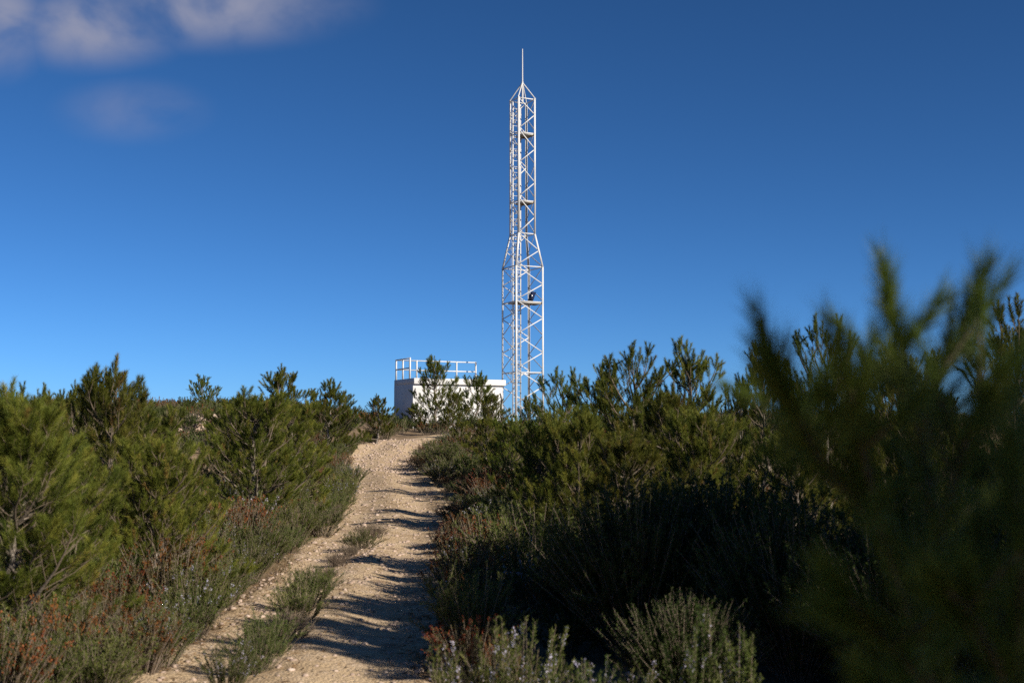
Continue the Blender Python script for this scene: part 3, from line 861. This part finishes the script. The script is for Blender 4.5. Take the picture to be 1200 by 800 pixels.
def shrub(kind, x, y, h, wd, label, var=None, flowers=True):
    p = SP[kind][(random.randrange(len(SP[kind])) if var is None else var)]
    sz = h / p['h']; sx = wd / 2 / p['s']
    o = empty(NAME[kind], (x, y, gz(x, y) - 0.02), random.uniform(0, 6.28), (sx, sx, sz))
    tag(o, label, CAT[kind], GROUP[kind])
    link('stems', p['stems'], o); link('foliage', p['foliage'], o)
    if p['bl'] is not None and flowers: link('blossoms', p['bl'], o)
    SHRUBS.append((kind, x, y, o))
    return o
def wx(px, Y): return (px - 600) / FPX * Y

ORD = ('first second third fourth fifth sixth seventh eighth ninth tenth eleventh twelfth thirteenth fourteenth fifteenth sixteenth seventeenth eighteenth nineteenth twentieth '
       'twenty-first twenty-second twenty-third twenty-fourth twenty-fifth twenty-sixth twenty-seventh twenty-eighth twenty-ninth thirtieth thirty-first thirty-second thirty-third thirty-fourth thirty-fifth').split()

# sunlit flowering rosemary at the lower edge of the picture, right of the path
shrub('rosemary', wx(548, 7.0), 7.0, 0.72, 0.75, 'flowering rosemary nearest the path at the photo\'s lower edge', 0)
shrub('rosemary', wx(612, 7.2), 7.2, 0.80, 0.85, 'widest pale-flowered rosemary at the lower edge, topped by rusty sprigs', 2)
shrub('rosemary', wx(690, 6.9), 6.9, 0.64, 0.70, 'thin-shooted rosemary in the middle of the lower edge clump', 3)
shrub('rosemary', wx(752, 6.8), 6.8, 0.60, 0.70, 'rosemary with white blossom just left of the twin tall spires', 0)
shrub('spire', wx(815, 6.6), 6.6, 0.98, 0.26, 'taller left spire of rosemary standing against the dark bush', 0)
shrub('spire', wx(857, 6.6), 6.6, 0.93, 0.24, 'right-hand rosemary spire against the dark bush', 1)
shrub('rosemary', wx(920, 6.4), 6.4, 0.45, 0.6, 'small shaded rosemary right of the twin spires', 1)
shrub('heath', wx(585, 7.8), 7.9, 0.66, 0.30, 'rusty heath sprigs rising behind the widest lower-edge rosemary', 0)
shrub('heath', wx(548, 12.6), 12.6, 0.85, 1.0, 'large rusty heath leaning over the shaded right side of the path', 1)
shrub('heath', wx(572, 14.6), 14.6, 0.95, 1.2, 'tallest rusty heath on the right, behind the one leaning over the path', 2)
shrub('rosemary', wx(556, 10.4), 10.4, 0.85, 1.0, 'dark green rosemary beside the deepest shade on the path', 1)
# dark bushes in the shade
shrub('mastic', wx(745, 10.2), 10.2, 1.50, 1.7, 'big dark leafy bush in shade above the lower-edge rosemary', 0)
shrub('mastic', wx(845, 10.6), 10.6, 1.62, 1.9, 'dark bush in shade between the biggest one and blurred sapling', 1)
shrub('mastic', wx(690, 11.5), 11.5, 1.15, 1.2, 'smaller dark bush at the path side of the biggest one', 1)
shrub('mastic', wx(930, 9.2), 9.2, 1.35, 1.7, 'dark bush behind the leaning branch of the blurred sapling', 0)
shrub('mastic', wx(1060, 8.5), 8.5, 1.3, 1.8, 'dark bush under the blurred sapling at lower right', 1)
shrub('mastic', wx(1180, 8.0), 8.0, 1.2, 1.6, 'dark bush at the lower right border', 0)
shrub('mastic', wx(800, 8.4), 8.4, 0.8, 1.1, 'low dark bush just behind the twin rosemary spires', 0)
# reddish scrub in front of the big edge pine
for px, Y, h, wd, lb, kd, vr in [
    (6, 8.1, 0.78, 0.85, 'rusty heath in the photo\'s lower left corner', 'heath', 0),
    (50, 8.4, 0.66, 0.70, 'brown-green rosemary between two rusty heaths at lower left', 'rosemary', 1),
    (72, 9.1, 0.74, 0.75, 'rusty heath under the lowest branch of the big edge pine', 'heath', 1),
    (104, 9.7, 0.60, 0.75, 'dry purple-grey bush beside the left wheel track\'s lower end', 'dry', 0),
    (140, 10.4, 0.80, 0.85, 'rusty heath with dark base close to the left wheel track', 'heath', 2),
    (205, 12.6, 0.98, 1.05, 'reddest heath on the left, right of the big edge pine\'s branch tips', 'heath', 0),
    (232, 14.6, 0.90, 1.0, 'second red heath just uphill of the reddest one', 'heath', 1)]:
    shrub(kd, wx(px, Y), Y, h, wd, lb, vr, flowers=(kd == 'heath'))
# tufts growing between the wheel tracks
for px, Y, h, wd, lb, kd in [
    (272, 9.0, 0.42, 0.50, 'flowering rosemary tuft lowest between the two wheel tracks', 'rosemary'),
    (306, 9.7, 0.48, 0.55, 'second rosemary tuft up between the wheel tracks', 'rosemary'),
    (322, 10.6, 0.42, 0.60, 'third tuft up between the wheel tracks, greener than the two below', 'rosemary'),
    (340, 11.3, 0.32, 0.60, 'greyish low tuft in the middle of the wheel tracks', 'dry'),
    (350, 12.3, 0.46, 0.70, 'upright green tuft midway along the strip between wheel tracks', 'rosemary'),
    (364, 13.4, 0.52, 0.75, 'broadest green tuft between the wheel tracks, next to the long shadow', 'rosemary'),
    (374, 14.9, 0.38, 0.65, 'tuft right of the narrow left wheel track, below the shadow', 'rosemary'),
    (398, 17.2, 0.26, 0.45, 'small dark tuft beside the long shadow across the path', 'dry'),
    (386, 16.0, 0.20, 0.40, 'sparse dry tuft just below the small dark tuft on the path', 'dry'),
    (412, 18.4, 0.24, 0.42, 'dry twiggy tuft touching the lone dark one in mid path', 'dry'),
    (424, 19.2, 0.38, 0.70, 'dark tuft alone in the middle of the path', 'rosemary'),
    (436, 20.6, 0.34, 0.65, 'brownish end tuft of the strip between the wheel tracks', 'dry')]:
    shrub(kd, wx(px, Y), Y, h, wd, lb, flowers=(px < 300))

# verge bushes, rows going uphill beside the path
def verge(side, off, y0, y1, kinds, hs, place, step=(0.55, 0.028), skip=None):
    cnt = {}
    y = y0
    while y < y1:
        k = random.choices([a for a, b in kinds], [b for a, b in kinds])[0]
        jx = random.gauss(0, 0.10)
        x = float(path_x(y)) + side * (1.08 + off + jx)
        h = random.uniform(*hs) * (0.8 if k == 'dry' else 1.0) * (random.uniform(0.7, 1.25) if side > 0 else 1); wd = h * random.uniform(1.0, 1.4) + 0.12
        if side > 0 and y > 21: h *= 0.72
        if not (skip and skip(x, y)):
            n = cnt.get(k, 0); cnt[k] = n + 1
            desc = dict(rosemary='green rosemary bush', heath='rusty heath bush', dry='dry grey-brown bush')[k]
            if h > hs[0] + 0.75 * (hs[1] - hs[0]): desc = 'tall ' + desc
            elif h < hs[0] + 0.2 * (hs[1] - hs[0]): desc = 'low ' + desc
            shrub(k, x, y, h, wd, f'{desc} {place}, {ORD[min(n, 34)]} of its kind going uphill', flowers=(k == 'heath' or random.random() < 0.5))
        y += (step[0] + step[1] * y) * random.uniform(0.45, 1.55)
verge(-1, 0.12, 8.6, 43, [('rosemary', .82), ('dry', .08), ('heath', .1)], (0.50, 0.78), 'on the left edge of path', (0.42, 0.022))
verge(-1, 0.95, 8.2, 43, [('rosemary', .66), ('heath', .28), ('dry', .06)], (0.65, 0.95), 'in second row left of path', (0.5, 0.025))
verge(-1, 1.75, 7.0, 42, [('rosemary', .55), ('heath', .37), ('dry', .08)], (0.65, 1.0), 'in third row left of path', (0.6, 0.03))
verge(1, 0.30, 9.6, 43, [('rosemary', .7), ('dry', .08), ('heath', .22)], (0.45, 0.75), 'on the right edge of path', (0.42, 0.022))
verge(1, 0.95, 12.5, 43, [('rosemary', .6), ('heath', .32), ('dry', .08)], (0.7, 1.05), 'in second row right of path', (0.5, 0.025))

# the unbroken scrub beyond: one mass
def scrub():
    r = np.random.default_rng(21)
    T = {}
    for kind, h, sp, n, per, wm in [('rosemary', 0.6, 0.36, 26, 26, 2.4), ('heath', 0.55, 0.36, 26, 30, 2.8), ('dry', 0.45, 0.4, 26, 16, 2.2), ('mastic', 0.7, 0.5, 26, 40, 1.6)]:
        T[kind] = [shrub_arrays(kind, 80 + q, h, sp, n, per, wm) for q in range(2)]
    acc = {'rosemary': Tri(), 'heath': Tri(), 'dry': Tri(), 'mastic': Tri(), 'rust': Tri(), 'wood': Tri()}
    pts = []
    Y = 4.0
    while Y < 62:
        st = 0.62 + 0.010 * Y
        hw = 0.42 * Y + 2.5
        for x in np.arange(-hw, hw, st):
            pts.append((x + r.normal(0, st * 0.3), Y + r.normal(0, st * 0.3)))
        Y += st
    for x, y in pts:
        if y < 45 and abs(x - float(path_x(y))) < 2.3: 
            if not (x > path_x(y) and y > 9 and abs(x - float(path_x(y))) > 2.1): continue
        if 41 < y < 51 and -3.6 < x < 0.5 + (y - 44) and abs(y - (44.8 + 0.5 * (x + 2))) < 1.3: continue
        if -5 < x < 2 and y > 55.5: continue
        if math.hypot(x, y) < 4: continue
        if -1.5 < x < 2.2 and y < 9.8: continue
        nzv = float(fbm(x * 0.25 + 3, y * 0.25, 3))
        pr = np.array([0.34 + nzv * .5, 0.32 - nzv * .5, 0.12, 0.18]); pr = np.clip(pr, 0.02, None); pr /= pr.sum()
        k = ['rosemary', 'heath', 'dry', 'mastic'][r.choice(4, p=pr)]
        wd_, lf, bl = T[k][r.integers(0, 2)]
        s = r.uniform(0.7, 1.25); a = r.uniform(0, 6.283); c_, s_ = math.cos(a) * s, math.sin(a) * s
        M = np.array([[c_, -s_, 0], [s_, c_, 0], [0, 0, s * r.uniform(0.8, 1.2)]])
        p = np.array([x, y, gz(x, y) - 0.03])
        jt = r.normal(0, 0.1)
        for src, dst in ((lf, k), (bl, 'rust' if k == 'heath' else None), (wd_, 'wood')):
            if dst is None or not src.V: continue
            V, F, Tn = src.arrays()
            acc[dst].add(V @ M.T + p, F, np.clip(Tn + jt, 0, 1))
    # one mesh with several materials
    order = [('rosemary', ROSE), ('heath', HEATH), ('dry', DRY), ('mastic', MASTIC), ('rust', RUST), ('wood', STEM)]
    t = Tri(); mi = []
    for q, (k, m) in enumerate(order):
        V, F, Tn = acc[k].arrays(); t.add(V, F, Tn); mi.append(np.full(len(F), q, np.int32))
    me = t.build('undergrowth', ROSE)
    for k, m in order[1:]: me.materials.append(m)
    me.polygons.foreach_set('material_index', np.concatenate(mi))
    o = link('undergrowth', me); o['kind'] = 'stuff'
    o['label'] = 'low mixed scrub covering the hillside between the pines'
scrub()

# ------------------------------------------------------------------ stones, gravel, litter
ICO_V = None
def ico():
    global ICO_V
    p = (1 + 5 ** 0.5) / 2
    v = norm(np.array([(-1, p, 0), (1, p, 0), (-1, -p, 0), (1, -p, 0), (0, -1, p), (0, 1, p), (0, -1, -p), (0, 1, -p), (p, 0, -1), (p, 0, 1), (-p, 0, -1), (-p, 0, 1)], float))
    f = np.array([(0, 11, 5), (0, 5, 1), (0, 1, 7), (0, 7, 10), (0, 10, 11), (1, 5, 9), (5, 11, 4), (11, 10, 2), (10, 7, 6), (7, 1, 8), (3, 9, 4), (3, 4, 2), (3, 2, 6), (3, 6, 8), (3, 8, 9), (4, 9, 5), (2, 4, 11), (6, 2, 10), (8, 6, 7), (9, 8, 1)])
    return v, f
def gravel():
    r = np.random.default_rng(31)
    v, f = ico(); t = Tri()
    def scatter(n, y0, y1, umax, smin, smax, edge=0.0):
        y = r.uniform(y0, y1, n); u = r.uniform(-1, 1, n); u = np.sign(u) * np.abs(u) ** (1 - edge)
        x = path_x(y) + u * umax
        z = ground(x, y) + 0.03 - 0.05 * sstep(0.95, 1.25, np.abs(u * umax))
        s = smin * (smax / smin) ** (r.random(n) ** 2.2)
        for q in range(n):
            M = np.diag(s[q] * np.array([1, r.uniform(.6, 1), r.uniform(.4, .75)])); a = r.uniform(0, 6.28)
            Rz = np.array([[math.cos(a), -math.sin(a), 0], [math.sin(a), math.cos(a), 0], [0, 0, 1]])
            V = (v * r.uniform(0.75, 1.2, (12, 1))) @ M @ Rz.T + np.array([x[q], y[q], z[q] + s[q] * 0.15])
            t.add(V, f, r.random())
    scatter(3600, 8, 20, 1.15, 0.006, 0.042, 0.0)
    scatter(3000, 18, 40, 1.2, 0.010, 0.055, 0.0)
    scatter(3200, 34.5, 43, 1.3, 0.010, 0.065, 0.2)
    o = link('gravel', t.build('gravel', STONE)); o['kind'] = 'stuff'; o['label'] = 'loose pale gravel and rubble strewn over the path'
gravel()
def boulder(x, y, s, label, seed, flat=0.6):
    r = np.random.default_rng(seed)
    v, f = ico()
    for _ in range(3):   # subdivide
        nv = list(map(tuple, v)); nf = []; cache = {}
        def mid(a, b):
            kk = (min(a, b), max(a, b))
            if kk not in cache: cache[kk] = len(nv); nv.append(tuple(norm((np.array(nv[a]) + np.array(nv[b])) / 2)))
            return cache[kk]
        for a, b, c in f:
            ab, bc, ca = mid(a, b), mid(b, c), mid(c, a); nf += [(a, ab, ca), (b, bc, ab), (c, ca, bc), (ab, bc, ca)]
        v = np.array(nv); f = np.array(nf)
    pl = norm(r.normal(size=(14, 3))); dd = r.uniform(0.55, 0.95, 14)
    rad = np.min(np.where(v @ pl.T > 0.05, dd[None] / np.maximum(v @ pl.T, 0.05), 9), 1).clip(0, 1.1)
    V = v * (rad * (1 + 0.06 * vnoise(v[:, 0] * 6 + seed, v[:, 1] * 6 + v[:, 2] * 5)))[:, None] * np.array([s, s * r.uniform(.7, 1), s * flat])
    o = link('boulder', mesh_from('boulder', V, f, STONE)); o.location = (x, y, gz(x, y) + s * flat * 0.25); o.rotation_euler = (0, 0, r.uniform(0, 6))
    tag(o, label, 'boulder', 'pale limestone boulders')
for q, (px, Y, s, lb) in enumerate([
    (228, 41, 0.34, 'pale boulder at the left end of the outcrop under the lone pine'), (245, 41.5, 0.42, 'highest pale boulder of the outcrop under the lone skyline pine'),
    (262, 41, 0.36, 'pale boulder at the right end of the outcrop under the lone pine'), (236, 39.5, 0.35, 'lower pale boulder on the outcrop\'s left slope'),
    (256, 39, 0.30, 'lower pale boulder on the outcrop\'s right slope'), (205, 39, 0.3, 'pale boulder left of the outcrop beside the tall pine'),
    (876, 33, 0.35, 'pale boulder in the skyline gap among the right pines'), (893, 33.4, 0.28, 'smaller pale boulder beside the one in the right gap'),
    (462, 40.6, 0.13, 'flat stone lying at the crest of the path')]):
    boulder(wx(px, Y), Y, s, lb, 100 + q)
def litter():
    r = np.random.default_rng(41); n = 9000
    y = r.uniform(7, 36, n); sd_ = r.choice([-1, 1, 0], n, p=[.4, .4, .2])
    x = path_x(y) + np.where(sd_ == 0, r.normal(0, 0.28, n), sd_ * (1.02 + r.normal(0, 0.16, n)))
    z = ground(x, y) + 0.036 - 0.03 * sstep(0.95, 1.2, np.abs(x - path_x(y)))
    a = r.uniform(0, 6.283, n); D = norm(np.stack([np.cos(a), np.sin(a), r.uniform(0, 0.35, n)], 1))
    t = Tri(); t.add(*kites(np.stack([x, y, z], 1), D, r.uniform(0.03, 0.09, n), r.uniform(0.004, 0.014, n), r), np.repeat(r.beta(2, 2, n) * 0.8, 4))
    o = link('leaf_litter', t.build('leaf_litter', RUSTY)); o['kind'] = 'stuff'; o['label'] = 'brown dry litter along the edges of the path'
RUSTY = leaf_mat('litter', [(0.0, (0.10, 0.055, 0.032)), (0.6, (0.20, 0.12, 0.07)), (1.0, (0.36, 0.26, 0.16))], 0.1, 0.9, 0.1)
litter()

def dry_grass():
    r = np.random.default_rng(51); n = 520
    y = r.uniform(8, 40, n); sd_ = r.choice([-1, 1], n)
    x = path_x(y) + sd_ * (1.16 + r.normal(0, 0.13, n))
    k = 14; idx = np.repeat(np.arange(n), k); m = len(idx)
    P = np.stack([x[idx] + r.normal(0, 0.04, m), y[idx] + r.normal(0, 0.04, m), np.zeros(m)], 1)
    P[:, 2] = ground(P[:, 0], P[:, 1]) - 0.01
    D = norm(np.stack([r.normal(0, 0.5, m), r.normal(0, 0.5, m), np.ones(m)], 1))
    V, F = blades(P, D, r.uniform(0.06, 0.24, m) * np.repeat(r.uniform(0.5, 1.2, n), k), 0.004, r)
    o = link('dry_grass', mesh_from('dry_grass', V, F, STRAW, np.repeat(r.beta(2, 2, m), 3))); o['kind'] = 'stuff'; o['label'] = 'thin dry grass along both edges of the path'
STRAW = leaf_mat('straw', [(0.0, (0.13, 0.11, 0.045)), (0.6, (0.26, 0.21, 0.11)), (1.0, (0.38, 0.31, 0.18))], 0.25, 0.8, 0.1)
dry_grass()
